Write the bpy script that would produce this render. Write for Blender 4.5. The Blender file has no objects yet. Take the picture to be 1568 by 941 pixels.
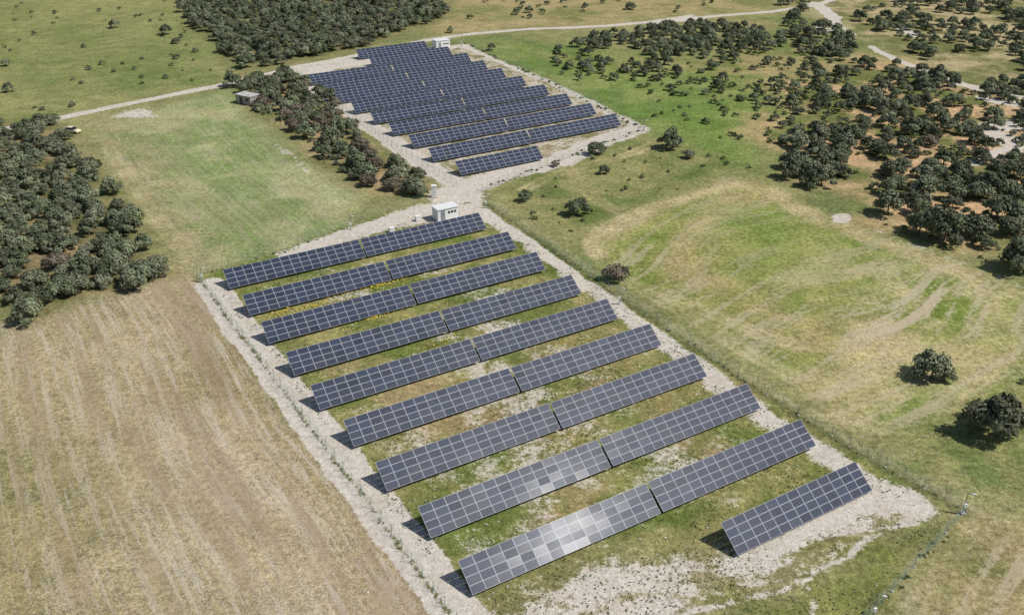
import bpy, math, random
import numpy as np
from mathutils import Vector, Matrix
random.seed(7); rng=np.random.default_rng(7)
sc=bpy.context.scene
# ---------------------------------------------------------------- survey
# ground coordinates in metres (z up) measured from the aerial survey picture
H=74.0; F=1473.0; P=math.atan(771.0/1473.0); CP,SP=math.cos(P),math.sin(P)
def G(px,py,z=0.0):
    u=px-784.0; v=py-470.5; den=F*SP+v*CP
    return ((H-z)*u/den,(H-z)*(F*CP-v*SP)/den)
def GL(pts): return [G(*p) for p in pts]
A1=math.atan2(.5198,.8543); E1=(math.cos(A1),math.sin(A1)); E2=(-math.sin(A1),math.cos(A1))
def lin(c):
    return tuple((x/255/12.92) if x/255<=.04045 else ((x/255+.055)/1.055)**2.4 for x in c)
# ---------------------------------------------------------------- helpers
def link(o,parent=None,coll=None):
    (coll or sc.collection).objects.link(o)
    if parent: o.parent=parent
    return o
def mesh_obj(name,verts,faces,mats,midx=None,parent=None,coll=None,smooth=False):
    me=bpy.data.meshes.new(name); me.from_pydata([tuple(v) for v in verts],[],faces)
    for m in mats: me.materials.append(m)
    if midx is not None: me.polygons.foreach_set('material_index',np.array(midx,dtype=np.int32))
    if smooth: me.polygons.foreach_set('use_smooth',[True]*len(me.polygons))
    me.update()
    return link(bpy.data.objects.new(name,me),parent,coll)
class MB:
    def __init__(s): s.v=[];s.f=[];s.m=[]
    def box(s,c,d,mi=0,rz=0.0,taper=1.0):
        cx,cy,cz=c;dx,dy,dz=[x/2 for x in d];n=len(s.v);ca,sa=math.cos(rz),math.sin(rz)
        for z in(-dz,dz):
            t=taper if z>0 else 1
            for x,y in((-dx,-dy),(dx,-dy),(dx,dy),(-dx,dy)):
                x*=t;y*=t
                s.v.append((cx+x*ca-y*sa,cy+x*sa+y*ca,cz+z))
        for f in((3,2,1,0),(4,5,6,7),(0,1,5,4),(1,2,6,5),(2,3,7,6),(3,0,4,7)):
            s.f.append(tuple(n+i for i in f));s.m.append(mi)
    def beam(s,a,b,w,mi=0,w2=None,sides=4):
        a=Vector(a);b=Vector(b);d=(b-a).normalized();up=Vector((0,0,1)) if abs(d.z)<.9 else Vector((1,0,0))
        x=d.cross(up).normalized();y=d.cross(x);n=len(s.v);w2=w if w2 is None else w2
        for p,r in((a,w),(b,w2)):
            for i in range(sides):
                t=2*math.pi*(i+.5)/sides;s.v.append(tuple(p+(x*math.cos(t)+y*math.sin(t))*r*.5*1.2))
        for i in range(sides):
            j=(i+1)%sides;s.f.append((n+i,n+j,n+sides+j,n+sides+i));s.m.append(mi)
        s.f.append(tuple(n+i for i in range(sides))[::-1]);s.m.append(mi)
        s.f.append(tuple(n+sides+i for i in range(sides)));s.m.append(mi)
    def obj(s,name,mats,parent=None,coll=None,smooth=False):
        return mesh_obj(name,s.v,s.f,mats,s.m,parent,coll,smooth)
# ---------------------------------------------------------------- node helper
class NT:
    def __init__(s,name):
        s.m=bpy.data.materials.new(name);s.m.use_nodes=True;s.t=s.m.node_tree;s.t.nodes.clear()
        s.out=s.n('ShaderNodeOutputMaterial')
    def n(s,ty,**k):
        x=s.t.nodes.new(ty)
        for a,b in k.items(): setattr(x,a,b)
        return x
    def put(s,sock,v):
        if hasattr(v,'links') or isinstance(v,bpy.types.NodeSocket): s.t.links.new(v,sock)
        else:
            if isinstance(v,(tuple,list)) and len(v)==3 and sock.type=='RGBA': v=(*v,1)
            sock.default_value=v
    def math(s,op,a,b=0.0,c=0.0,clamp=False):
        x=s.n('ShaderNodeMath',operation=op,use_clamp=clamp);s.put(x.inputs[0],a);s.put(x.inputs[1],b);s.put(x.inputs[2],c);return x.outputs[0]
    def mr(s,v,a,b,c,d,smooth=False):
        x=s.n('ShaderNodeMapRange');x.interpolation_type='SMOOTHSTEP' if smooth else 'LINEAR'
        for i,q in enumerate((v,a,b,c,d)): s.put(x.inputs[i],q)
        return x.outputs[0]
    def mix(s,f,a,b,bt='MIX'):
        x=s.n('ShaderNodeMix',data_type='RGBA',blend_type=bt);s.put(x.inputs[0],f);s.put(x.inputs[6],a);s.put(x.inputs[7],b);return x.outputs[2]
    def noise(s,vec,scale,detail=4,rough=.6,dist=0.0):
        x=s.n('ShaderNodeTexNoise');s.put(x.inputs['Vector'],vec);x.inputs['Scale'].default_value=scale;x.inputs['Detail'].default_value=detail
        x.inputs['Roughness'].default_value=rough;x.inputs['Distortion'].default_value=dist;return x.outputs[0]
    def bsdf(s,col,rough=.8,metal=0.0,spec=.3,normal=None):
        b=s.n('ShaderNodeBsdfPrincipled');s.put(b.inputs['Base Color'],col);s.put(b.inputs['Roughness'],rough);s.put(b.inputs['Metallic'],metal)
        b.inputs['Specular IOR Level'].default_value=spec
        if normal is not None: s.put(b.inputs['Normal'],normal)
        s.t.links.new(b.outputs[0],s.out.inputs[0]);return b
def simple(name,c,rough=.7,metal=0.0,var=.25,scale=3.0,spec=.3):
    t=NT(name);co=t.n('ShaderNodeTexCoord').outputs['Object'];n=t.noise(co,scale,5,.65)
    k=t.mr(n,.3,.7,1-var,1+var);col=t.mix(1.0,(*c,1),k,'MULTIPLY')
    t.bsdf(col,rough,metal,spec);return t.m
M_white=simple('white_painted_metal',(.78,.77,.74),.5,var=.1)
M_roof=simple('roof_sheet',(.68,.68,.66),.6,var=.12)
M_door=simple('grey_door_paint',(.25,.27,.28),.5)
M_dark=simple('dark_metal',(.04,.04,.045),.5)
M_steel=simple('galvanised_steel',(.38,.39,.40),.45,.6,.15)
M_alu=simple('aluminium_frame',(.45,.46,.48),.4,.5,.05)
M_back=simple('panel_backsheet',(.08,.08,.09),.6,var=.05)
M_green=simple('green_fence_coating',(.14,.25,.20),.5,var=.2)
M_conc=simple('concrete',(.42,.40,.36),.9)
M_stone=simple('stone_wall',(.34,.31,.26),.95,var=.5,scale=2.5)
M_cream=simple('cream_car_paint',(.68,.64,.42),.35,var=.05)
M_glass=simple('car_window_glass',(.02,.025,.03),.1,spec=.6,var=.05)
M_tyre=simple('tyre_rubber',(.02,.02,.02),.9)
M_bark=simple('bark',(.12,.10,.07),.95,var=.4,scale=6)
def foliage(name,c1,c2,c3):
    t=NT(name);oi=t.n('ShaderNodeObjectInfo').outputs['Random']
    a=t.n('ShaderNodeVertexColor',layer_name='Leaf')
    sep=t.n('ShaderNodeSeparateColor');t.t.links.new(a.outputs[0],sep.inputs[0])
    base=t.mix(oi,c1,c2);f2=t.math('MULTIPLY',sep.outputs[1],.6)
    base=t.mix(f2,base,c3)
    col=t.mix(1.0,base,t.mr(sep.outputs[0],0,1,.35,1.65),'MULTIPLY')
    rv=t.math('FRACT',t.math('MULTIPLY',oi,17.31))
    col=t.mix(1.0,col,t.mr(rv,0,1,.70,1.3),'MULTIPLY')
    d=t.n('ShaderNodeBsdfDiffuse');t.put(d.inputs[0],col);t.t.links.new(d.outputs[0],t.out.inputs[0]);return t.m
M_leaf=foliage('oak_foliage',(.122,.150,.082),(.162,.175,.110),(.195,.195,.128))
M_leafb=foliage('reddish_foliage',(.18,.14,.105),(.21,.175,.13),(.15,.15,.095))
M_bush=foliage('shrub_foliage',(.11,.148,.060),(.145,.172,.08),(.18,.18,.09))
# ---------------------------------------------------------------- numpy noise
LAT=rng.random((256,256))
def vn(x,y,s,seed=0):
    x=np.asarray(x)/s+seed*17.37+1000;y=np.asarray(y)/s+seed*31.7+1000
    xi=np.floor(x).astype(int);yi=np.floor(y).astype(int);fx=x-xi;fy=y-yi
    fx=fx*fx*(3-2*fx);fy=fy*fy*(3-2*fy)
    a=LAT[xi&255,yi&255];b=LAT[(xi+1)&255,yi&255];c=LAT[xi&255,(yi+1)&255];d=LAT[(xi+1)&255,(yi+1)&255]
    return (a*(1-fx)+b*fx)*(1-fy)+(c*(1-fx)+d*fx)*fy
def fbm(x,y,s,seed=0,o=4):
    r=0;w=1;t=0
    for i in range(o): r=r+w*vn(x,y,s/2**i,seed+i);t+=w;w*=.6
    return r/t
def segd(X,Y,pts,closed=False):
    D=np.full(X.shape,1e9);n=len(pts)
    for i in range(n if closed else n-1):
        ax,ay=pts[i];bx,by=pts[(i+1)%n];dx,dy=bx-ax,by-ay
        t=np.clip(((X-ax)*dx+(Y-ay)*dy)/(dx*dx+dy*dy+1e-9),0,1)
        D=np.minimum(D,(X-ax-t*dx)**2+(Y-ay-t*dy)**2)
    return np.sqrt(D)
def inside(X,Y,pts):
    r=np.zeros(X.shape,bool);n=len(pts)
    for i in range(n):
        ax,ay=pts[i];bx,by=pts[(i+1)%n]
        if ay==by: continue
        c=((ay>Y)!=(by>Y))&(X<(bx-ax)*(Y-ay)/(by-ay)+ax);r^=c
    return r
def window(pts,mg):
    px=[p[0] for p in pts];py=[p[1] for p in pts]
    return slice(max(0,np.searchsorted(xs,min(px)-mg)-1),np.searchsorted(xs,max(px)+mg)+1),slice(max(0,np.searchsorted(ys,min(py)-mg)-1),np.searchsorted(ys,max(py)+mg)+1)
def region(X,Y,pts,soft=2.0,wob=3.0,seed=0,ws=12.0):
    out=np.zeros(X.shape);sx,sy=window(pts,soft+wob+1);x=X[sy,sx];y=Y[sy,sx]
    wx=x+(fbm(x,y,ws,seed,3)-.5)*2*wob;wy=y+(fbm(x,y,ws,seed+9,3)-.5)*2*wob
    d=segd(wx,wy,pts,True);s=np.where(inside(wx,wy,pts),d,-d)
    out[sy,sx]=np.clip(s/soft*.5+.5,0,1);return out
def track(X,Y,pts,hw,soft=1.0,wob=1.0,seed=0,ws=10.0):
    out=np.zeros(X.shape);sx,sy=window(pts,hw+soft+wob+1);x=X[sy,sx];y=Y[sy,sx]
    wx=x+(fbm(x,y,ws,seed,3)-.5)*2*wob;wy=y+(fbm(x,y,ws,seed+9,3)-.5)*2*wob
    out[sy,sx]=np.clip((hw-segd(wx,wy,pts))/soft*.5+.5,0,1);return out
def curve(pts,n=4):
    """Catmull-Rom smoothing of a surveyed polyline"""
    out=[];q=[pts[0]]+list(pts)+[pts[-1]]
    for i in range(1,len(q)-2):
        for k in range(n):
            t=k/n;a,b,c,d=q[i-1],q[i],q[i+1],q[i+2]
            out.append(tuple(.5*(2*b[j]+(c[j]-a[j])*t+(2*a[j]-5*b[j]+4*c[j]-d[j])*t*t+(3*b[j]-a[j]-3*c[j]+d[j])*t**3) for j in(0,1)))
    out.append(tuple(pts[-1]));return out
# ---------------------------------------------------------------- ground
xs=np.concatenate([[-6000,-3000,-1500,-900,-600,-450,-350,-290,-260],np.arange(-240,240.1,.5),[260,290,350,450,600,900,1500,3000,6000]])
yl=[58.0]
while yl[-1]<450: yl.append(yl[-1]+max(.35,.35*yl[-1]/80))
ys=np.concatenate([[-6000,-2000,-600,-200,-60,0,30,45,53],np.array(yl),[480,530,600,800,1200,2000,3500,7000]])
X,Y=np.meshgrid(xs,ys);nx,ny=len(xs),len(ys)
def rgb(c): return np.array(lin(c))
col=np.zeros(X.shape+(3,));gr=np.zeros(X.shape);s2=np.zeros(X.shape);s1=np.zeros(X.shape)
def lay(m,ca,cb,ns=14,seed=0,contrast=3.5):
    global col
    k=m>.002;x=X[k];y=Y[k]
    n=np.clip((fbm(x,y,ns,seed,5)-.5)*contrast+.5,0,1)[...,None]
    c=rgb(ca)*(1-n)+rgb(cb)*n;w=m[k][...,None];col[k]=col[k]*(1-w)+c*w
one=np.ones(X.shape)
lay(one,(108,116,72),(136,132,90),30,1)
# meadows
lay(region(X,Y,GL([(-300,-60),(250,-20),(345,80),(350,125),(90,180),(-300,230)]),5,5,1),(108,118,70),(136,134,88),25,2)
lay(region(X,Y,GL([(-200,0),(110,10),(230,40),(240,90),(60,100),(-200,130)]),30,12,2,40)*.7,(136,134,88),(114,120,72),15,3)
lay(region(X,Y,GL([(715,60),(900,70),(1200,110),(1270,170),(1190,215),(1180,260),(1060,260),(985,205),(880,150)]),10,9,3,30),(98,118,62),(130,136,82),14,4)
lay(region(X,Y,GL([(1000,170),(1180,160),(1190,210),(1110,240),(1010,210)]),10,7,4,20)*.7,(94,118,54),(116,132,72),8,5)
lay(region(X,Y,GL([(740,300),(985,205),(1180,265),(1100,280),(950,330),(900,375),(905,410),(860,380)]),6,5,5,20),(96,108,60),(134,130,86),9,6,4.5)
lay(region(X,Y,GL([(735,-30),(1210,-30),(1190,20),(1050,30),(930,38),(800,44),(700,58),(640,50)]),6,6,6,20),(120,120,76),(154,140,100),16,7)
# brown soils in the woods on the right
lay(region(X,Y,GL([(1150,30),(1250,60),(1300,100),(1290,200),(1190,225),(1180,140),(1110,110)]),14,10,7,20)*.6,(106,116,62),(162,142,104),10,8,5)
lay(region(X,Y,GL([(1200,130),(1330,90),(1430,100),(1700,170),(1800,420),(1450,380),(1330,320),(1230,280),(1190,215)]),10,9,8,20),(104,108,64),(182,152,116),10,9,5)
lay(region(X,Y,GL([(1200,0),(1800,-60),(1900,200),(1450,110),(1330,60)]),10,9,9,20),(108,108,68),(164,150,114),10,10,5)
lay(region(X,Y,GL([(830,80),(1000,95),(1200,90),(1190,115),(1100,110),(950,110)]),8,7,10,15)*.5,(158,138,100),(116,118,66),8,11,4)
# undergrowth under woods
GROVE=[(-260,180),(0,190),(60,188),(108,215),(150,270),(200,330),(268,408),(235,432),(130,452),(42,492),(-10,470),(-260,520)]
TOPW=[(255,-40),(640,-40),(690,25),(590,62),(540,78),(440,98),(375,108),(345,90),(345,68),(290,38)]
MIDW=[(365,118),(440,112),(535,172),(555,215),(640,262),(668,290),(620,300),(548,283),(497,250),(478,218),(412,185),(382,165)]
for i,(p,a,b) in enumerate([(GROVE,(92,92,58),(134,120,88)),(TOPW,(88,94,58),(124,118,80)),(MIDW,(98,98,60),(160,136,104))]):
    lay(region(X,Y,GL(p),5,4,20+i,15),a,b,7,12+i,4)
lay(track(X,Y,GL([(108,215),(150,270),(200,330),(268,408),(235,432),(130,452),(42,492)]),2.5,3,2,27)*.6,(150,128,94),(104,104,62),5,28,4)
# hay field, left middle
m=region(X,Y,GL([(140,192),(348,138),(380,180),(430,215),(490,265),(548,300),(535,345),(440,385),(306,418),(225,310),(160,240)]),3,2.5,30)
lay(m,(118,132,80),(152,152,108),11,20,3.8);s2=np.maximum(s2,m*.35)
lay(region(X,Y,GL([(130,190),(200,185),(300,330),(330,415),(290,425),(215,330),(145,240)]),8,3,31),(154,142,106),(124,128,82),6,21,4)
# big stubble field bottom-left
m=region(X,Y,GL([(-500,520),(40,500),(140,460),(240,435),(300,425),(700,945),(760,1020),(-500,1200)]),3,2,32)
lay(m,(144,128,96),(170,153,123),18,22,4.5);s2=np.maximum(s2,m)
g=region(X,Y,GL([(-400,540),(60,540),(130,640),(90,720),(-400,700)]),22,8,33,25)
lay(g*m*.8,(108,110,62),(136,126,82),10,23);s2*=1-g*.5
g=region(X,Y,GL([(-400,760),(40,760),(110,850),(260,941),(300,1000),(-400,1000)]),18,8,34,25)
lay(g*m*.85,(104,108,60),(142,132,88),9,24,4);s2*=1-g*.45
g=region(X,Y,GL([(30,510),(300,430),(380,540),(300,600),(150,560)]),14,7,36,25)
lay(g*m*.5,(124,120,78),(154,140,104),9,26,4)
g=track(X,Y,GL([(300,430),(400,565),(500,700),(600,830),(690,950)]),4,6,2,35)
lay(g*m*.6,(122,116,76),(144,132,96),6,25)
# field with rounded outline on the right
RF=curve([(898,385),(925,345),(985,320),(1060,290),(1120,272),(1190,285),(1240,320),(1330,350),(1430,385),(1568,440),(1700,470),(1640,560),(1505,610),(1420,665),(1330,650),(1210,590),(1100,520),(1000,455),(940,420)],3)
m=region(X,Y,GL(RF),2,1.5,40);s1b=m*.68
lay(m,(110,123,60),(152,144,94),14,30,4.5)
g=region(X,Y,GL([(1080,310),(1230,330),(1300,370),(1240,430),(1130,405),(1050,370)]),14,6,46,20)
lay(m*g*.85,(100,122,54),(122,132,68),9,31);s1b=s1b*(1-.8*g)
g=region(X,Y,GL([(1210,480),(1340,400),(1480,420),(1540,490),(1430,580),(1300,590)]),12,7,42,20)
lay(m*g*.7,(112,125,60),(186,170,130),8,32,4.5);s1b=np.maximum(s1b,m*g*1.2)
s1=np.maximum(s1,s1b)
lay(m*track(X,Y,GL(curve([(908,400),(905,365),(960,330),(1050,300),(1120,280),(1190,292),(1240,328),(1330,360),(1430,395),(1568,450)])),2.2,2.5,1.5,43)*.9,(182,164,128),(146,136,94),5,33)
lay(m*track(X,Y,GL(curve([(1100,440),(1040,420),(1060,350),(1110,310),(1180,300)])),1.6,3,1.5,44)*.8,(174,154,114),(142,132,88),5,34)
lay(m*track(X,Y,GL([(1060,400),(1100,460),(1180,500),(1240,520),(1300,490)]),4,7,3,45)*.7,(174,150,110),(142,130,86),6,35)
# tractor tracks, paired wheel marks
for k,pl in enumerate([[(1500,800),(1430,712),(1440,670),(1478,630),(1500,590),(1560,530),(1640,480)],[(1280,632),(1340,652),(1400,650),(1470,600),(1530,545)],[(960,430),(1080,500),(1200,570),(1300,610),(1380,600),(1450,550),(1520,480)],
    [(920,395),(905,370),(950,335),(1040,305),(1120,288),(1180,296),(1230,330),(1340,372),(1450,412),(1540,455)],[(1320,670),(1400,705),(1480,765),(1568,805),(1700,850)],[(1250,625),(1390,690),(1540,760),(1700,800)],[(800,292),(860,264),(960,237),(1010,215)],[(860,240),(905,300),(960,330)],[(165,225),(210,290),(250,345),(292,395)],
    [(1010,445),(1110,490),(1230,530),(1330,520),(1420,460),(1500,440)],[(1490,800),(1560,880),(1640,960)]]):
    w_=GL(curve(pl))
    for off in(-.95,.95):
        q2=[]
        for i,p_ in enumerate(w_):
            a_=w_[max(0,i-1)];b_=w_[min(len(w_)-1,i+1)];dx,dy=b_[0]-a_[0],b_[1]-a_[1];l_=math.hypot(dx,dy)+1e-6;q2.append((p_[0]-dy/l_*off,p_[1]+dx/l_*off))
        lay(track(X,Y,q2,.36,.8,.25,120+k,12)*.75,(192,174,136),(152,140,98),5,36)
# inside front site
SITE=[(303,424),(440,384),(538,346),(650,310),(742,312),(960,460),(1130,575),(1300,682),(1478,782),(1310,965),(715,965)]
m=region(X,Y,GL(SITE),1,.6,50)
lay(m,(102,112,58),(138,132,84),6,40,4.5);s2*=1-m
mid=region(X,Y,GL([(352,445),(640,330),(740,345),(1060,555),(1250,690),(1100,830),(720,900)]),5,3,51)
n14=np.clip((fbm(X,Y,12,60,4)-.5)*2.6,-1,1);n10=np.clip((fbm(X,Y,8,61,4)-.5)*2.6,-1,1)
gr=np.maximum(gr,mid*(.32+.22*n14))
near=region(X,Y,GL([(440,560),(800,500),(960,470),(1260,690),(1110,840),(730,905)]),14,5,52)
gr=np.maximum(gr,near*(.38+.26*n10))
lay(near*.55*np.clip((fbm(X,Y,9,77,3)-.44)*5,0,1),(164,138,110),(132,120,78),5,44)
lay(region(X,Y,GL([(1060,840),(1420,770),(1478,785),(1310,965),(1000,965)]),4,3,53,10),(96,108,52),(130,126,78),6,41,3)
dg=region(X,Y,GL([(700,985),(730,915),(900,850),(1090,835),(1140,858),(1340,760),(1400,755),(1432,775),(1385,820),(1270,862),(1200,900),(1120,905),(1060,935),(990,985)]),4,2.5,54,9)
lay(dg*.8,(158,142,112),(132,122,84),5,47)
gr=np.maximum(gr,dg*(.62+.22*n10))
gr=np.maximum(gr,.85*track(X,Y,GL([(1140,862),(1240,820),(1340,765),(1400,765)]),2.6,2.5,1.5,56,7))
for k,pl in enumerate([[(1040,880),(1150,895),(1260,870),(1330,830),(1400,790)],[(880,930),(980,900),(1060,905),(1130,925),(1150,960)],[(1180,850),(1300,815),(1390,800),(1420,775)],[(960,960),(1100,930),(1200,900),(1290,850)],[(1200,880),(1240,910),(1250,960)],[(1060,870),(1120,900),(1180,960)]]):
    gr=np.maximum(gr,.78*track(X,Y,GL(curve(pl)),.55,.9,1.0,55+k,6));gr=gr*(1-.5*track(X,Y,GL(curve([(a_+14,b_+9) for a_,b_ in pl])),.25,.8,1.0,155+k,6))
gr=np.maximum(gr,1.15*track(X,Y,GL([(322,436),(395,535),(470,635),(555,745),(650,865),(720,960)]),2.6,.9,.5,60,7))
gr=np.maximum(gr,1.0*track(X,Y,GL([(742,325),(850,398),(960,482),(1085,575),(1200,655),(1330,740),(1400,775)]),1.9,2.0,1.0,61,6))
gr=np.maximum(gr,.95*track(X,Y,GL([(445,390),(540,358),(640,330),(700,318),(745,325)]),2.6,2,1,62,6))
gr=np.maximum(gr,region(X,Y,GL([(535,345),(650,312),(740,310),(748,340),(640,342),(545,362)]),2.5,1,63)*.95)
gr=np.maximum(gr,1.2*region(X,Y,GL([(990,868),(1022,864),(1026,902),(1000,905)]),.8,.3,64))
# rear site
RS=[(455,114),(560,90),(712,66),(985,198),(850,248),(735,292),(700,284),(600,222),(520,162)]
m=region(X,Y,GL(RS),1.5,1,65);lay(m,(122,118,78),(154,140,108),8,42)
gr=np.maximum(gr,m*.46)
gr=np.maximum(gr,1.1*track(X,Y,GL([(462,118),(530,166),(610,224),(665,262),(715,290)]),2.8,2,.8,66,7))
gr=np.maximum(gr,1.1*track(X,Y,GL([(715,285),(770,268),(850,248),(925,215),(975,197)]),3.4,3,1.5,67,7))
gr=np.maximum(gr,.85*track(X,Y,GL([(712,72),(850,130),(975,192)]),1.6,2,1,68,7))
gr=np.maximum(gr,1.0*track(X,Y,GL([(465,118),(510,104),(590,92),(600,80),(712,70)]),2.4,2,1,69,7))
# junction & roads
gr=np.maximum(gr,.9*track(X,Y,GL([(560,190),(620,235),(680,272),(712,292),(690,312),(560,345)]),1.8,1.5,1,70,7))
gr=np.maximum(gr,.85*region(X,Y,GL([(660,290),(700,280),(740,292),(748,312),(690,318),(655,312)]),3,2,71,7))
ROAD=GL([(-300,262),(-60,212),(40,192),(90,181),(200,158),(330,132),(400,116),(450,103),(520,90),(590,76),(650,62),(720,52),(800,45),(930,40),(1060,28),(1180,18),(1250,8),(1330,-20)])
gr=np.maximum(gr,1.1*track(X,Y,ROAD,1.7,1.0,.8,72,12));rc=track(X,Y,ROAD,3.6,3,1.5,73)
lay(rc*.55,(158,146,110),(130,124,82),6,43)
gr=np.maximum(gr,.95*region(X,Y,GL([(440,108),(520,92),(590,84),(575,96),(510,104),(462,116)]),3,2,74,8))
gr=np.maximum(gr,.85*region(X,Y,GL([(1000,32),(1060,22),(1080,30),(1010,38)]),3,2,75,8))
for k,(pl,w,s_) in enumerate([([(1335,72),(1380,95),(1440,118),(1500,136),(1700,180)],1.5,1.1),([(1248,5),(1275,25),(1285,48)],3,1),([(1250,42),(1300,52)],3,.9),([(1375,38),(1400,55)],2.5,.9),([(1480,248),(1530,235),(1600,215)],2,.85),([(1510,150),(1580,165),(1700,200)],3,.9),([(1440,118),(1500,136)],2.4,1),([(1490,200),(1560,190)],5,.6),([(1520,205),(1560,225)],4,.7)]):
    gr=np.maximum(gr,s_*track(X,Y,GL(pl),w,1.6,1.5,76+k,8))
gr=np.maximum(gr,region(X,Y,GL([(1270,328),(1300,327),(1302,338),(1282,340)]),1.6,.8,90))
gr=np.maximum(gr,.6*region(X,Y,GL([(180,168),(240,165),(242,180),(150,186)]),3,2,91))
gr=np.maximum(gr,.5*track(X,Y,GL([(425,222),(450,240),(470,262)]),2,2,1,92))
gr=np.maximum(gr,.52*track(X,Y,GL([(1330,350),(1430,385),(1568,440),(1700,470)]),1.6,2.5,1.5,93))
# outer verge bottom right
m=region(X,Y,GL([(1490,785),(1568,800),(1700,830),(1600,1000),(1330,1000)]),4,3,110)
lay(m,(114,112,70),(150,136,98),7,45,4)
s1=np.maximum(s1,region(X,Y,GL([(1480,810),(1700,850),(1600,1000),(1350,1000)]),4,3,111)*.8)
lay(region(X,Y,GL([(1400,650),(1500,610),(1640,560),(1750,700),(1700,840),(1480,780),(1330,680)]),5,4,113)*.75,(94,108,58),(138,132,86),8,46,4.5)
gr=np.maximum(gr,.5*region(X,Y,GL([(1495,780),(1540,790),(1500,840),(1430,900),(1350,965),(1330,965),(1420,870)]),4,2,112,8))
# fence verges
FR=[(745,312),(960,462),(1130,577),(1300,684),(1478,784)];FL=[(303,424),(400,554),(500,687),(600,820),(700,955)]
for k,f in enumerate((FR,FL)):
    v=track(X,Y,GL(f),.7 if k==0 else .55,.6,.3,115+k,5);lay(v*.85,(84,90,56),(112,108,74),4,50+k);gr=gr*(1-.75*v);s2=s2*(1-v)
lay(track(X,Y,GL([(b+14,c-2) for b,c in FR]),.5,.9,.4,118,6)*.5,(176,164,136),(140,132,100),5,52)
Z=(fbm(X,Y,9,200,4)-.5)*.25;Z=np.where((np.abs(X)>250)|(Y<50)|(Y>460),0,Z)
me=bpy.data.meshes.new('ground');N=nx*ny
me.vertices.add(N);me.vertices.foreach_set('co',np.stack([X,Y,Z],-1).ravel().astype(np.float32))
I=np.arange(N).reshape(ny,nx);q=np.stack([I[:-1,:-1],I[:-1,1:],I[1:,1:],I[1:,:-1]],-1).reshape(-1,4)
me.loops.add(q.size);me.loops.foreach_set('vertex_index',q.ravel().astype(np.int32))
me.polygons.add(len(q));me.polygons.foreach_set('loop_start',(np.arange(len(q))*4).astype(np.int32))
me.polygons.foreach_set('loop_total',np.full(len(q),4,dtype=np.int32));me.polygons.foreach_set('use_smooth',np.ones(len(q),dtype=bool))
me.update(calc_edges=True)
a=me.color_attributes.new('Col','FLOAT_COLOR','POINT');a.data.foreach_set('color',np.concatenate([col,one[...,None]],-1).ravel().astype(np.float32))
a=me.color_attributes.new('Msk','FLOAT_COLOR','POINT');a.data.foreach_set('color',np.stack([np.clip(gr,0,1.2),s2,np.clip(s1,0,1.2),one],-1).ravel().astype(np.float32))
t=NT('ground_soil_and_grass');pos=t.n('ShaderNodeTexCoord').outputs['Object']
ca=t.n('ShaderNodeVertexColor',layer_name='Col').outputs[0];mk=t.n('ShaderNodeSeparateColor');t.t.links.new(t.n('ShaderNodeVertexColor',layer_name='Msk').outputs[0],mk.inputs[0])
R_,G_,B_=mk.outputs
nA=t.noise(pos,.22,5,.68,.3);nB=t.noise(pos,1.2,4,.72);nC=t.noise(pos,4.0,1,.7)
def dot(v):
    x=t.n('ShaderNodeVectorMath',operation='DOT_PRODUCT');t.put(x.inputs[0],pos);x.inputs[1].default_value=v;return x.outputs['Value']
def comb(a,b):
    x=t.n('ShaderNodeCombineXYZ');t.put(x.inputs[0],a);t.put(x.inputs[1],b);return x.outputs[0]
wob=t.math('MULTIPLY',t.noise(pos,.012,1,.5),7.0)
sa=t.math('ADD',dot((*E1,0)),wob);sb=dot((*E2,0))
st2=t.noise(comb(t.math('MULTIPLY',sa,1.15),t.math('MULTIPLY',sb,.05)),1.0,4,.72)
st2b=t.noise(comb(t.math('MULTIPLY',sa,.30),t.math('MULTIPLY',sb,.025)),1.0,3,.6)
wob2=t.math('MULTIPLY',t.noise(pos,.018,1,.5),30.0)
a2=math.radians(43);u1=(math.cos(a2),math.sin(a2));u2=(-u1[1],u1[0])
st1=t.noise(comb(t.math('MULTIPLY',dot((*u1,0)),.03),t.math('MULTIPLY',t.math('ADD',dot((*u2,0)),wob2),.30)),1.0,4,.72)
def ctr(n,k): return t.math('MULTIPLY',t.math('SUBTRACT',n,.5),k)
c=t.mix(1.0,ca,t.mr(nB,.32,.68,.60,1.44),'MULTIPLY');c=t.mix(1.0,c,t.mr(nA,.3,.7,.76,1.25),'MULTIPLY')
c=t.mix(1.0,c,t.mr(nC,.3,.7,.74,1.28),'MULTIPLY')
f=t.math('MULTIPLY',t.mr(t.math('ADD',st2,ctr(nC,.45)),.46,.64,0,.75,True),G_);c=t.mix(f,c,(.50,.435,.34,1))
f=t.math('MULTIPLY',t.mr(t.math('ADD',st2b,ctr(nA,.4)),.46,.62,0,.55,True),G_);c=t.mix(f,c,(.28,.205,.135,1))
f=t.math('MULTIPLY',t.mr(t.math('ADD',st1,ctr(nB,.35)),.48,.60,0,.72,True),B_);c=t.mix(f,c,(.46,.385,.27,1))
gn=t.math('ADD',ctr(nA,.9),ctr(nB,.6));gn=t.math('ADD',gn,ctr(nC,.2))
gf=t.mr(t.math('ADD',R_,gn),.38,.60,0,1,True)
gf=t.math('MULTIPLY',gf,t.mr(R_,.05,.25,0,1))
gc=t.mix(t.mr(nB,.38,.62,0,1),(.48,.425,.36,1),(.62,.565,.49,1));gc=t.mix(1.0,gc,t.mr(nC,.3,.7,.86,1.14),'MULTIPLY')
gc=t.mix(t.mr(nA,.5,.66,0,.4),gc,(.38,.315,.245,1))
c=t.mix(t.math('MULTIPLY',gf,.93),c,gc)
bp=t.n('ShaderNodeBump');bp.inputs['Strength'].default_value=.6;bp.inputs['Distance'].default_value=.3;t.put(bp.inputs['Height'],nB)
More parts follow.
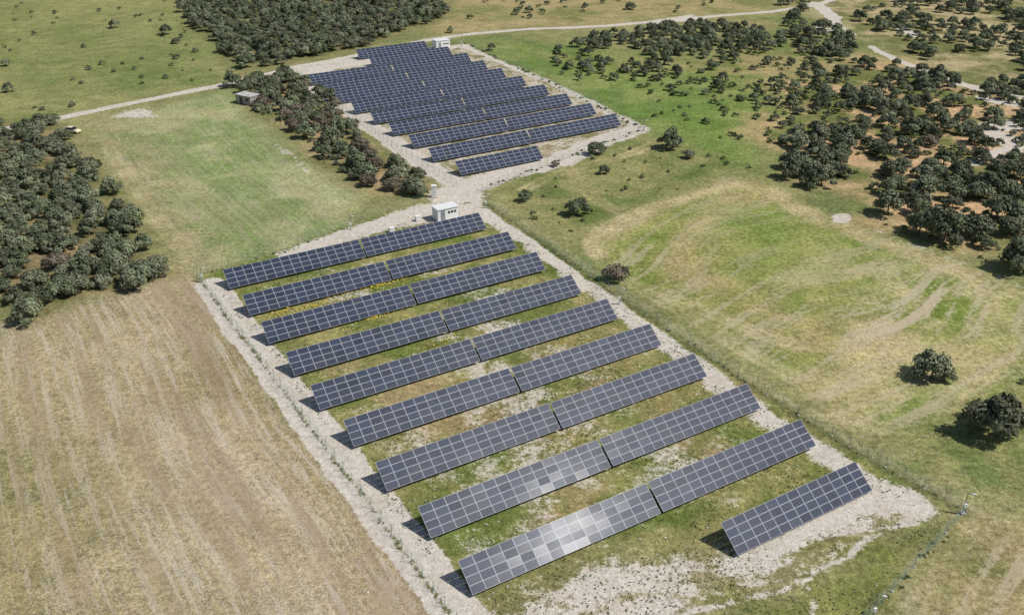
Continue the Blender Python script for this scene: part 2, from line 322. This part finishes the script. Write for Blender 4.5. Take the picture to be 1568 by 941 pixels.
dfn=t.n('ShaderNodeBsdfDiffuse');t.put(dfn.inputs[0],c);t.put(dfn.inputs['Normal'],bp.outputs[0]);t.t.links.new(dfn.outputs[0],t.out.inputs[0])
me.materials.append(t.m);link(bpy.data.objects.new('ground',me))
# ---------------------------------------------------------------- solar rows
t=NT('photovoltaic_module');uv=t.n('ShaderNodeUVMap').outputs[0];sp=t.n('ShaderNodeSeparateXYZ');t.put(sp.inputs[0],uv)
u,v=sp.outputs[0],sp.outputs[1]
def edge(x,w): return t.math('GREATER_THAN',t.math('ABSOLUTE',t.math('SUBTRACT',x,.5)),.5-w)
fr=t.math('MAXIMUM',edge(u,.017),edge(v,.028))
def cell(x,n,w): return t.math('GREATER_THAN',t.math('ABSOLUTE',t.math('SUBTRACT',t.math('FRACT',t.math('MULTIPLY',x,n)),.5)),.5-w)
cl=t.math('MAXIMUM',cell(u,10,.04),cell(v,6,.04))
ri=t.n('ShaderNodeNewGeometry').outputs['Random Per Island']
cc=t.mix(ri,(.009,.015,.034,1),(.017,.027,.058,1));cc=t.mix(t.math('MULTIPLY',cl,.4),cc,(.09,.12,.19,1))
dust=t.noise(t.n('ShaderNodeTexCoord').outputs['Object'],.5,3,.6)
cc=t.mix(t.mr(dust,.4,.8,0,.04),cc,(.35,.30,.24,1));cc=t.mix(fr,cc,(.44,.46,.50,1))
b=t.bsdf(cc,.42,0,.14)
b.inputs['Coat Weight'].default_value=.022;b.inputs['Coat Roughness'].default_value=.16;M_pv=t.m
TILT=math.radians(36);CT,ST=math.cos(TILT),math.sin(TILT);MW,MH=1.68,.975;NR=4
def solar_row(start,tables,z0=.55,name='solar_panel_row'):
    """start: ground xy under lower-left corner, tables: list of (offset along row, columns, z shift)"""
    e=bpy.data.objects.new(name,None);link(e);e.location=(start[0],start[1],0);e.rotation_euler=(0,0,A1)
    V=[];Fc=[];Mi=[];UV=[];fr_=MB()
    for off,nc,dz in tables:
        tw=random.uniform(-.003,.003)
        for i in range(nc):
            for j in range(NR):
                x0=off+i*MW+.012;x1=off+(i+1)*MW-.012;a0=j*MH+.012;a1=(j+1)*MH-.012;n=len(V)
                gx_=random.gauss(0,.006);ga_=random.gauss(0,.005)
                jt=[tw*(x-off)+sx*gx_+sa_*ga_ for x,sx,sa_ in ((x0,-1,-1),(x1,1,-1),(x1,1,1),(x0,-1,1))]
                pts=[]
                for th in(-.04,0):
                    for k,(x,a_) in enumerate(((x0,a0),(x1,a0),(x1,a1),(x0,a1))):
                        h=th+jt[k];pts.append((x,a_*CT-h*ST,z0+dz+a_*ST+h*CT))
                V+=pts
                for fi,f_ in enumerate(((3,2,1,0),(4,5,6,7),(0,1,5,4),(1,2,6,5),(2,3,7,6),(3,0,4,7))):
                    Fc.append(tuple(n+q_ for q_ in f_));Mi.append(0 if fi==1 else (1 if fi else 2))
                    UV+=[(0,0),(1,0),(1,1),(0,1)]
        L=nc*MW;SL=NR*MH
        for a_ in(.5,1.45,2.45,3.4): fr_.beam((off,a_*CT+.09*ST,z0+dz+a_*ST-.09*CT),(off+L,a_*CT+.09*ST,z0+dz+a_*ST-.09*CT),.07)
        k=max(3,int(L/3.3))
        for i in range(k+1):
            x=off+.6+(L-1.2)*i/k;g=.17
            fr_.beam((x,.1*CT+g*ST,z0+dz+.1*ST-g*CT),(x,(SL-.1)*CT+g*ST,z0+dz+(SL-.1)*ST-g*CT),.09)
            for a_,w in((.8,.1),(3.1,.11)): fr_.beam((x,a_*CT+.2*ST,-.3),(x,a_*CT+.2*ST,z0+dz+a_*ST-.2*CT),w)
            fr_.beam((x,3.1*CT+.2*ST,.5),(x,1.7*CT+.2*ST,z0+dz+1.7*ST-.2*CT),.06)
    o=mesh_obj('panels',V,Fc,[M_pv,M_alu,M_back],Mi,parent=e)
    ul=o.data.uv_layers.new(name='UVMap');ul.data.foreach_set('uv',np.array(UV,dtype=np.float32).ravel())
    fr_.obj('support_frame',[M_steel],parent=e);return e
rows_px=[((352,442),(744,350)),((383,483),(790,381)),((412,526),(838,412)),((451,575),(888,446)),((490,628),(944,487)),((542,684),(1010,526)),((593,752),(1076,573)),((660,824),(1160,625)),((724,911),(1243,684))]
for a_,b_ in rows_px:
    s=G(*a_,.5);solar_row(s,[(0,15,0),(15*MW+.35,15,random.uniform(-.08,.08))])
s=G(1130,850,.5);solar_row(s,[(0,13,0)])
# rear site
A0=G(667,247,.5);PR=11.45
def rear(k,off,tabs):
    solar_row((A0[0]+E1[0]*off+E2[0]*PR*k,A0[1]+E1[1]*off+E2[1]*PR*k),tabs)
rear(-1,.6,[(0,13,0)])
for k in range(0,8): rear(k,random.uniform(-.4,.4),[(0,16,0),(16*MW+.35,16,0)])
rear(8,25,[(0,17,0)]);rear(9,25.5,[(0,15,0)])
# ---------------------------------------------------------------- vegetation meshes
def leaves(cent,nrm,size,bright,tint,sd,jit=.55):
    r=np.random.default_rng(sd);n=len(cent);w=nrm+r.normal(0,jit,(n,3));w/=np.linalg.norm(w,axis=1)[:,None]+1e-9
    a=np.cross(w,r.normal(0,1,(n,3)));a/=np.linalg.norm(a,axis=1)[:,None]+1e-9;b=np.cross(w,a)
    s=size[:,None];k=r.uniform(.6,1.2,(n,4,1));cs=[(-1,-.7),(1,-.6),(.8,.8),(-.9,.6)]
    V=np.stack([cent+(a*c[0]+b*c[1])*s*.5*k[:,i] for i,c in enumerate(cs)],1).reshape(-1,3)
    Fq=[tuple(range(4*i,4*i+4)) for i in range(n)]
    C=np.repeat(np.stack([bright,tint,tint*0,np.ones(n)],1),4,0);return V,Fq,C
def crown(R_,Hh,sd,nl,leaf,low=.05,lobes=14):
    r=np.random.default_rng(sd);L=[];el=r.uniform(.8,1.0)
    for i in range(lobes):
        an=i*2.4+r.uniform(-.6,.6);d=R_*.76*math.sqrt((i+.3)/lobes)*r.uniform(.75,1.12);q_=(d/(R_*.78))**2
        z=Hh*(.68-.38*q_+r.uniform(-.11,.09));L.append((d*math.cos(an),d*math.sin(an)*el,z,R_*r.uniform(.20,.38),r.uniform(.2,.8),r.random()))
    L=np.array(L);pk=r.integers(0,lobes,nl);d=r.normal(0,1,(nl,3));d/=np.linalg.norm(d,axis=1)[:,None];d[:,2]=np.where(d[:,2]<-.6,-d[:,2],d[:,2])
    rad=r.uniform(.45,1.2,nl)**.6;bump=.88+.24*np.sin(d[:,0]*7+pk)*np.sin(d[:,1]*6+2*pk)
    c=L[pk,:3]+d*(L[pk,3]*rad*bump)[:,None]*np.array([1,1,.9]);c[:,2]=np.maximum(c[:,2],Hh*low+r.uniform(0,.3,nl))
    br=np.clip(L[pk,4]+r.normal(0,.19,nl)+(rad-.85)*.6,0,1);ti=np.clip(L[pk,5]*.7+r.normal(0,.2,nl),0,1)  # random leaf tone, plus inner crown shade painted in as darker inner leaves
    out=c-np.array([0,0,Hh*.3]);out/=np.linalg.norm(out,axis=1)[:,None]+1e-9
    return leaves(c,d*.7+out*.5,leaf*r.uniform(.5,1.25,nl),br,ti,sd+1,.45),L
def plant(name,R_,Hh,sd,nl,leaf,mat,low=.05,lobes=14,trunk=True):
    (V,Fq,C),L=crown(R_,Hh,sd,nl,leaf,low,lobes);mb=MB()
    if trunk:
        top=(R_*.04,0,Hh*.36);mb.beam((0,0,-.2),top,.22*R_/2.5,0,.13*R_/2.5,7)
        for l in L[:7]:
            m=(l[0]*.55,l[1]*.55,(Hh*.36+l[2])*.5);mb.beam(top,m,.12*R_/2.5,0,.08*R_/2.5,5);mb.beam(m,tuple(l[:3]),.08*R_/2.5,0,.03,5)
    n0=len(mb.v);verts=mb.v+[tuple(v) for v in V];faces=mb.f+[tuple(i+n0 for i in f_) for f_ in Fq]
    me=bpy.data.meshes.new(name);me.from_pydata(verts,[],faces);me.materials.append(M_bark);me.materials.append(mat)
    me.polygons.foreach_set('material_index',np.array([0]*len(mb.f)+[1]*len(Fq),dtype=np.int32))
    at=me.color_attributes.new('Leaf','FLOAT_COLOR','POINT');cc_=np.concatenate([np.tile([.5,.5,0,1],(n0,1)),C]) if n0 else C
    at.data.foreach_set('color',cc_.ravel().astype(np.float32));me.update();return me
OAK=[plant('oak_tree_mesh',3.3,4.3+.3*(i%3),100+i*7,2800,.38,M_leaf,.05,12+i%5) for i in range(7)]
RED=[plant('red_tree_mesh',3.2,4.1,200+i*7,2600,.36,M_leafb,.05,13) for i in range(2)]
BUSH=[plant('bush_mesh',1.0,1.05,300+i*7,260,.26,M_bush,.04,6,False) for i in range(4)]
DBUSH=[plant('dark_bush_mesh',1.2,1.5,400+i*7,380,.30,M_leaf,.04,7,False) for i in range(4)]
def put(me_,x,y,s,name,coll=None,sq=1.0):
    o=bpy.data.objects.new(name,me_);o.location=(x,y,-.05);o.rotation_euler=(0,0,random.uniform(0,6.28));k=random.uniform(.9,1.12);o.scale=(s*k,s/k,s*sq*random.uniform(.88,1.12))
    (coll or sc.collection).objects.link(o);return o
def mass(name,items):
    c=bpy.data.collections.new(name+'_plants')
    for m,x,y,s,sq in items: put(m,x,y,s,'plant',c,sq)
    e=bpy.data.objects.new(name,None);e.instance_type='COLLECTION';e.instance_collection=c;link(e)
def scatter(poly,spacing,smin,smax,prob=1.0,kinds=OAK,sq=1.0,clump=0,thr=.5,red=0.0,seed=0,avoid=None):
    pts=GL(poly);x0=min(p[0] for p in pts);x1=max(p[0] for p in pts);y0=min(p[1] for p in pts);y1=max(p[1] for p in pts)
    gx,gy=np.meshgrid(np.arange(x0,x1,spacing),np.arange(y0,y1,spacing));gx=gx.ravel().copy();gy=gy.ravel().copy()
    gx+=rng.uniform(-.42,.42,len(gx))*spacing;gy+=rng.uniform(-.42,.42,len(gy))*spacing
    ok=inside(gx,gy,pts)&(rng.random(len(gx))<prob)
    if clump: ok&=fbm(gx,gy,clump,seed,2)>thr
    ok&=segd(gx,gy,ROAD)>3.2
    out=[]
    for x,y in zip(gx[ok],gy[ok]):
        m=random.choice(RED) if random.random()<red else random.choice(kinds)
        out.append((m,x,y,random.uniform(smin,smax),sq))
    return out
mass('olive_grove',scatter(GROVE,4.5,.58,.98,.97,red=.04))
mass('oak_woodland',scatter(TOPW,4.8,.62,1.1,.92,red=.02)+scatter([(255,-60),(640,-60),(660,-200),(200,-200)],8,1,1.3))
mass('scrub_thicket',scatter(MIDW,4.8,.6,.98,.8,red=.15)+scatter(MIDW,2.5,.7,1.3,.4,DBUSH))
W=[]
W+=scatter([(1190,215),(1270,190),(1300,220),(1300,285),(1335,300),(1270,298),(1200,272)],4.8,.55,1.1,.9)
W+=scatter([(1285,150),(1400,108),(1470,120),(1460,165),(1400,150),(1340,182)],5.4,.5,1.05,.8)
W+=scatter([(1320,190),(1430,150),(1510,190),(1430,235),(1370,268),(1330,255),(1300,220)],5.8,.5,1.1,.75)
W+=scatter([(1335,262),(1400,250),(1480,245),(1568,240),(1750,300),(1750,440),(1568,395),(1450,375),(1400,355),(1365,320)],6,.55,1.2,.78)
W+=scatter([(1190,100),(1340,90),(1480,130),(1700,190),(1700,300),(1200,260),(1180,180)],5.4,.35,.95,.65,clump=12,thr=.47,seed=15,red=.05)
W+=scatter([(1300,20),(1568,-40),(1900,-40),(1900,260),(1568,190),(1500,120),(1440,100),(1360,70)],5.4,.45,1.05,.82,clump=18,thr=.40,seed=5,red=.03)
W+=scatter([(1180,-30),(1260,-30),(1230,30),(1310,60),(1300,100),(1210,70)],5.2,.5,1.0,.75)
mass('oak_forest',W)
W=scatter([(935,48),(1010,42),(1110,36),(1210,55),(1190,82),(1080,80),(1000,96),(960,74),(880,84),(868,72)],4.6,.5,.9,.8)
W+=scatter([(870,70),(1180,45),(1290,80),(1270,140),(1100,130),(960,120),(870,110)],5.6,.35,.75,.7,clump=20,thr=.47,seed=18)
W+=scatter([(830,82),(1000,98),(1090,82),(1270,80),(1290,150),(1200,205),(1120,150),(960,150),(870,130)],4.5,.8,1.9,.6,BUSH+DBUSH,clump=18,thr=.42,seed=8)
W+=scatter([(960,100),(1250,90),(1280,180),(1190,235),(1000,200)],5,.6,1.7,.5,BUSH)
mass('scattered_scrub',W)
W=scatter([(-200,-40),(240,-40),(300,60),(330,120),(100,170),(-200,190)],7,.4,1.2,.4,BUSH+DBUSH,clump=30,thr=.47,seed=3)
W+=scatter([(700,-30),(1190,-30),(1180,10),(1050,20),(930,32),(720,46)],7,.6,1.8,.45,DBUSH+BUSH,clump=20,thr=.42,seed=4)
W+=scatter([(750,300),(985,210),(1180,262),(1090,275),(950,325),(900,360),(860,370)],5,.3,.9,.45,BUSH,seed=5)
W+=scatter([(1330,340),(1430,375),(1600,425),(1700,410),(1568,380),(1400,340)],4,.5,1.3,.55,BUSH+DBUSH)
W+=scatter([(1480,600),(1600,520),(1700,560),(1700,800),(1520,700)],4,.3,.9,.5,BUSH)
W+=scatter([(1200,100),(1700,170),(1700,400),(1200,260)],4.2,.4,1.7,.6,BUSH+DBUSH)
mass('meadow_bushes',W)
TREES=[(175,37,.75),(253,46,.95),(269,62,.6),(8,96,.55),(12,135,.6),(355,122,1.1),(415,124,1.0),(885,316,.95),(912,226,.85),(1028,214,1.15),(1055,235,.6),(1430,560,1.1),(1448,574,.5),(1535,642,1.45),(1515,635,.9),
 (1440,345,1.6),(1415,290,1.25),(1362,312,1.2),(1368,285,1.0),(1240,275,.9),(1495,208,1.0),(1565,392,1.5),(1530,318,1.3),(805,300,.55),(78,182,.8),(40,478,.95),(235,408,1.0),(205,430,.9),(1100,128,.6),(1350,160,1.1),(1395,195,1.1),(790,18,.6),(810,14,.7),(965,8,.9),(690,46,.5),(855,73,.6),(560,262,.95),(610,262,1.0),(640,290,.8),(925,260,.5),(752,72,.6),(1215,245,1.1),(1500,345,1.2),(1280,240,1.0),(128,70,.35),(205,104,.3),(110,160,.35)]
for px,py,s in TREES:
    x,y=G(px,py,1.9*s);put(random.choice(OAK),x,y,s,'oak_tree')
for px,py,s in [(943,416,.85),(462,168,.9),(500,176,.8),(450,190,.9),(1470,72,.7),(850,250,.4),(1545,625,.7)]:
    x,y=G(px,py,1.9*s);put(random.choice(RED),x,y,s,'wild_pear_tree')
# weeds along the fences
def along(px,step,jit,smin,smax,kinds,prob=.7):
    p=GL(px);out=[]
    for a_,b_ in zip(p[:-1],p[1:]):
        L=math.hypot(b_[0]-a_[0],b_[1]-a_[1]);n=int(L/step)
        for i in range(n):
            if random.random()<prob:
                f_=(i+random.random())/n;out.append((random.choice(kinds),a_[0]+(b_[0]-a_[0])*f_+random.uniform(-jit,jit),a_[1]+(b_[1]-a_[1])*f_+random.uniform(-jit,jit),random.uniform(smin,smax),.8))
    return out
mass('fence_weeds',along(FR,.8,.4,.1,.34,BUSH)+along(FL,1.2,.3,.08,.22,BUSH)+along([(303,424),(440,384),(538,346)],.8,.6,.15,.5,BUSH)+along([(1478,784),(1310,965)],.9,.5,.12,.4,BUSH)
 +along([(735,292),(850,248),(985,198)],1.2,.8,.2,.6,BUSH)+along([(712,66),(850,130),(985,198)],1.2,.8,.2,.8,BUSH))
sp_=GL([(330,440),(640,325),(745,325),(960,465),(1300,690),(1470,785),(1320,950),(730,950)])
x0=min(p[0] for p in sp_);x1=max(p[0] for p in sp_);y0=min(p[1] for p in sp_);y1=max(p[1] for p in sp_)
n=60000;tx=rng.uniform(x0,x1,n);ty=rng.uniform(y0,y1,n);ok=inside(tx,ty,sp_)&(fbm(tx,ty,5,300,4)>.52);tx,ty=tx[ok],ty[ok];n=len(tx)
cen=np.stack([tx,ty,rng.uniform(.02,.12,n)],1);nr=np.tile([0,0,1.],(n,1))
V,Fq,C=leaves(cen,nr,rng.uniform(.06,.28,n),np.clip(rng.normal(.45,.2,n),0,1),rng.random(n),5)
o=mesh_obj('grass_tufts',V,Fq,[M_bush]);at=o.data.color_attributes.new('Leaf','FLOAT_COLOR','POINT');at.data.foreach_set('color',C.ravel().astype(np.float32))
M_yel=simple('yellow_petals',(.66,.52,.06),.8,var=.3)
fl=[]
for px,py,r,k in [(580,438,2.0,300),(435,478,2.0,180),(532,446,2.2,180),(575,487,2.2,200),(480,470,2,100),(690,520,3,80),(650,432,2.5,90),(520,492,3,100),(860,525,2,40),(1040,705,3,40),(560,478,4,100)]:
    cx,cy=G(px,py)
    for i in range(k):
        d=abs(random.gauss(0,r));an=random.uniform(0,6.28);dx,dy=d*math.cos(an)*1.8,d*math.sin(an)*.45
        fl.append((cx+dx*E1[0]+dy*E2[0],cy+dx*E1[1]+dy*E2[1],random.uniform(.15,.4)))
fl=np.array(fl);V,Fq,C=leaves(fl,np.tile([0,0,1.],(len(fl),1)),rng.uniform(.10,.26,len(fl)),np.ones(len(fl)),np.ones(len(fl)),6)
mesh_obj('wildflower_patch',V,Fq,[M_yel])
# ---------------------------------------------------------------- fences
def fence(px,name='wire_fence',hgt=1.7,mat=M_green,step=2.8):
    p=GL(px);mb=MB()
    for a_,b_ in zip(p[:-1],p[1:]):
        L=math.hypot(b_[0]-a_[0],b_[1]-a_[1]);n=max(1,round(L/step));ux,uy=(b_[0]-a_[0])/L,(b_[1]-a_[1])/L;an=math.atan2(uy,ux)
        for i in range(n+1):
            x,y=a_[0]+ux*L*i/n,a_[1]+uy*L*i/n
            mb.beam((x,y,-.2),(x,y,hgt+.03),.05,0,sides=5)
            if i%2==0: mb.box((x,y,.03),(.26,.26,.2),1,an+.01*i)
        for z in (.12,.5,.9,1.3,hgt-.03): mb.beam((a_[0],a_[1],z),(b_[0],b_[1],z),.009)
        k=int(L/.25)
        for i in range(k):
            x,y=a_[0]+ux*L*(i+.5)/k,a_[1]+uy*L*(i+.5)/k;mb.beam((x,y,.1),(x,y,hgt-.04),.007,0,sides=3)
    mb.obj(name,[mat,M_conc])
fence(FR);fence([(1478,784),(1400,868),(1310,965)],mat=simple('turquoise_fence_coating',(.30,.48,.42),.5));fence([(650,308),(538,344),(440,382),(303,422)]);fence(FL)
fence([(700,286),(600,224),(520,164),(455,115)]);fence([(738,293),(850,250),(987,199),(850,130),(712,65),(600,80)])
# ---------------------------------------------------------------- buildings etc.
def empty(name,x,y,rz): 
    e=bpy.data.objects.new(name,None);link(e);e.location=(x,y,0);e.rotation_euler=(0,0,rz);return e
def cabin(name,px,py,w,d,h,rz=A1,wall=M_white,roof=M_roof):
    x,y=G(px,py);e=empty(name,x,y,rz)
    m=MB();m.box((0,0,.1),(w+.5,d+.5,.3));m.obj('plinth',[M_conc],e)
    m=MB();m.box((0,0,.25+h/2),(w,d,h));m.obj('walls',[wall],e)
    m=MB();m.box((0,0,.25+h+.07),(w+.35,d+.35,.12));m.box((0,0,.25+h+.16),(w+.1,d+.1,.06));m.obj('roof',[roof],e)
    m=MB();m.box((-w*.25,-d/2-.02,1.27),(.95,.05,2.0));m.box((-w*.25+.36,-d/2-.06,1.2),(.05,.05,.18),1);m.obj('door',[M_door,M_dark],e)
    m=MB()
    for k in range(3):
        for q_ in range(5): m.box((w*.05+k*w*.15,-d/2-.02,1.5+.1*q_),(w*.11,.04,.06))
    for q_ in range(5): m.box((w/2+.02,0,1.5+.1*q_),(.04,d*.4,.06))
    m.obj('vents',[M_dark],e);return e
cabin('inverter_cabin',682,334,4.6,2.5,2.3)
cabin('inverter_cabin',676,74,5.2,2.8,2.6)
x,y=G(665,302);e=empty('metering_kiosk',x,y,A1-.5);m=MB();m.box((0,0,.1),(1.4,1.1,.3));m.box((0,0,1.4),(1.0,.7,2.4),1);m.box((0,0,2.66),(1.2,.9,.1),1);m.box((0,-.36,1.5),(.8,.03,1.9),2);m.box((.3,-.39,1.5),(.04,.04,.2),3);m.obj('cabinet',[M_conc,M_white,M_roof,M_dark],e)
# stone shed with lean-to
x,y=G(380,158);e=empty('stone_shed',x,y,-.55)
m=MB();m.box((0,0,1.2),(5.6,3.4,2.5));m.obj('walls',[M_stone],e)
m=MB();m.box((0,0,2.52),(6.0,3.8,.14));m.box((-1.5,.4,2.63),(.8,.8,.1),1);m.box((1.2,-.6,2.63),(1.0,.5,.1),1);m.obj('roof',[simple('old_roof_sheet',(.44,.42,.39),.9,var=.3,scale=1.5),M_conc],e)
m=MB();m.box((-.8,-1.72,1.0),(.95,.05,1.95));m.box((1.4,-1.72,1.5),(.9,.05,.7));m.box((2.82,0,1.5),(.05,.8,.7));m.obj('door_and_windows',[M_dark],e)
m=MB();m.box((4.6,.5,.8),(2.6,2.3,1.7));m.box((4.6,.5,1.7),(2.9,2.6,.1),1);m.box((4.6,-.67,.8),(.8,.05,1.4),2);m.obj('lean_to',[M_stone,M_roof,M_dark],e)
# cream car at the grove
x,y=G(112,203);e=empty('parked_car',x,y,-.35)
def loft(secs,name,mats,parent):
    V=[];Fc=[]
    for xx,zb,zt,wb,wt in secs:
        V+=[(xx,-wb,zb),(xx,-wb*1.03,(zb+zt)*.5),(xx,-wt,zt),(xx,wt,zt),(xx,wb*1.03,(zb+zt)*.5),(xx,wb,zb)]
    for i in range(len(secs)-1):
        for j in range(6): k=(j+1)%6;Fc.append((i*6+j,i*6+k,i*6+6+k,i*6+6+j))
    Fc.append(tuple(range(6)));Fc.append(tuple(len(V)-6+i for i in range(6))[::-1]);mesh_obj(name,V,Fc,mats,parent=parent)
loft([(-2.05,.4,.8,.7,.65),(-1.9,.28,.92,.8,.76),(-.9,.25,.98,.84,.8),(.9,.25,.98,.84,.8),(1.9,.28,.82,.8,.72),(2.1,.4,.68,.7,.62)],'body',[M_cream],e)
loft([(-1.8,.95,1.0,.74,.7),(-1.3,.96,1.42,.76,.6),(.1,.96,1.48,.78,.62),(1.05,.94,1.0,.76,.68)],'window_band',[M_glass],e)
loft([(-1.3,1.40,1.47,.61,.56),(-.6,1.44,1.53,.63,.58),(.15,1.46,1.52,.63,.57)],'roof',[M_cream],e)
m=MB()
for sx in(-1.3,1.3):
    for sy in(-.8,.8): m.beam((sx,sy-.11,.32),(sx,sy+.11,.32),.54,0,sides=14)
m.obj('wheels',[M_tyre],e)
def pole(px,py,h,nm='camera_pole'):
    x,y=G(px,py);e=empty(nm,x,y,0);m=MB();m.box((0,0,.1),(.5,.5,.25),1);m.beam((0,0,0),(0,0,h),.14,0,.09,8);m.beam((0,0,h-.2),(.5,-.2,h-.15),.05);m.box((.6,-.25,h-.15),(.42,.16,.16),2,-.4);m.box((0,-.12,1.3),(.35,.2,.5),2);m.obj('pole_and_camera',[M_steel,M_conc,M_white],e)
for p_ in [(1336,946,3.4),(948,466,3.2),(537,352,3.2),(707,70,4.2),(310,432,3.0),(1474,786,3.2),(985,201,3.2),(744,318,3.2)]: pole(*p_)
def box_(px,py):
    x,y=G(px,py);e=empty('junction_box',x,y,A1);m=MB();m.box((0,0,.05),(1.3,.9,.2),1);m.box((0,0,.6),(1.0,.6,.95));m.box((0,0,1.1),(1.1,.7,.06));m.box((.0,-.31,.6),(.7,.03,.7),2);m.obj('box',[M_white,M_conc,M_roof],e)
box_(600,356);box_(640,338)
mb=MB()
for i in range(420):
    px,py=random.choice([(1375,700),(870,905),(735,800),(1400,790),(1240,830),(1000,880),(590,770),(770,905),(1150,700),(1080,870),(640,880),(560,350)])
    x,y=G(px,py);x+=random.gauss(0,5);y+=random.gauss(0,4);s=random.uniform(.05,.2);n=len(mb.v)
    for k in range(6):
        d_=[(1,0,0),(-1,0,0),(0,1,0),(0,-1,0),(0,0,1),(0,0,-1)][k];mb.v.append((x+d_[0]*s*random.uniform(.6,1.2),y+d_[1]*s*random.uniform(.6,1.2),.04+d_[2]*s*.6))
    for f_ in((0,2,4),(2,1,4),(1,3,4),(3,0,4),(2,0,5),(1,2,5),(3,1,5),(0,3,5)): mb.f.append(tuple(n+i_ for i_ in f_));mb.m.append(0)
mb.obj('loose_stones',[simple('limestone',(.5,.46,.38),.9)])
# ---------------------------------------------------------------- light
gx,gy=G(868,818,1.2);vv=Vector((-gx,-gy,H-1.2)).normalized();nn=Vector((.5198*ST,-.8543*ST,CT))
S=2*nn.dot(vv)*nn-vv;S.normalize();el=math.asin(S.z);az=math.atan2(S.x,S.y)
w=bpy.data.worlds.new('World');sc.world=w;w.use_nodes=True;nt=w.node_tree;bg=nt.nodes['Background'];sk=nt.nodes.new('ShaderNodeTexSky');sk.sky_type='NISHITA';sk.sun_disc=False
sk.sun_elevation=el;sk.sun_rotation=az;sk.altitude=100;sk.dust_density=1.0;nt.links.new(sk.outputs[0],bg.inputs[0]);bg.inputs[1].default_value=.085
L=bpy.data.lights.new('sun','SUN');L.energy=4.2;L.angle=math.radians(.53);L.color=(1,.972,.925);o=link(bpy.data.objects.new('sun',L));o.rotation_euler=S.to_track_quat('Z','Y').to_euler();o.location=(60,40,120)
cam=bpy.data.cameras.new('camera');cam.sensor_width=36;cam.lens=36*F/1568;cam.clip_end=20000;cam.clip_start=.5
co=link(bpy.data.objects.new('camera',cam));co.location=(0,0,H);co.rotation_euler=(math.pi/2-P,0,0);sc.camera=co
sc.view_settings.view_transform='Standard';sc.view_settings.look='None';sc.view_settings.exposure=0
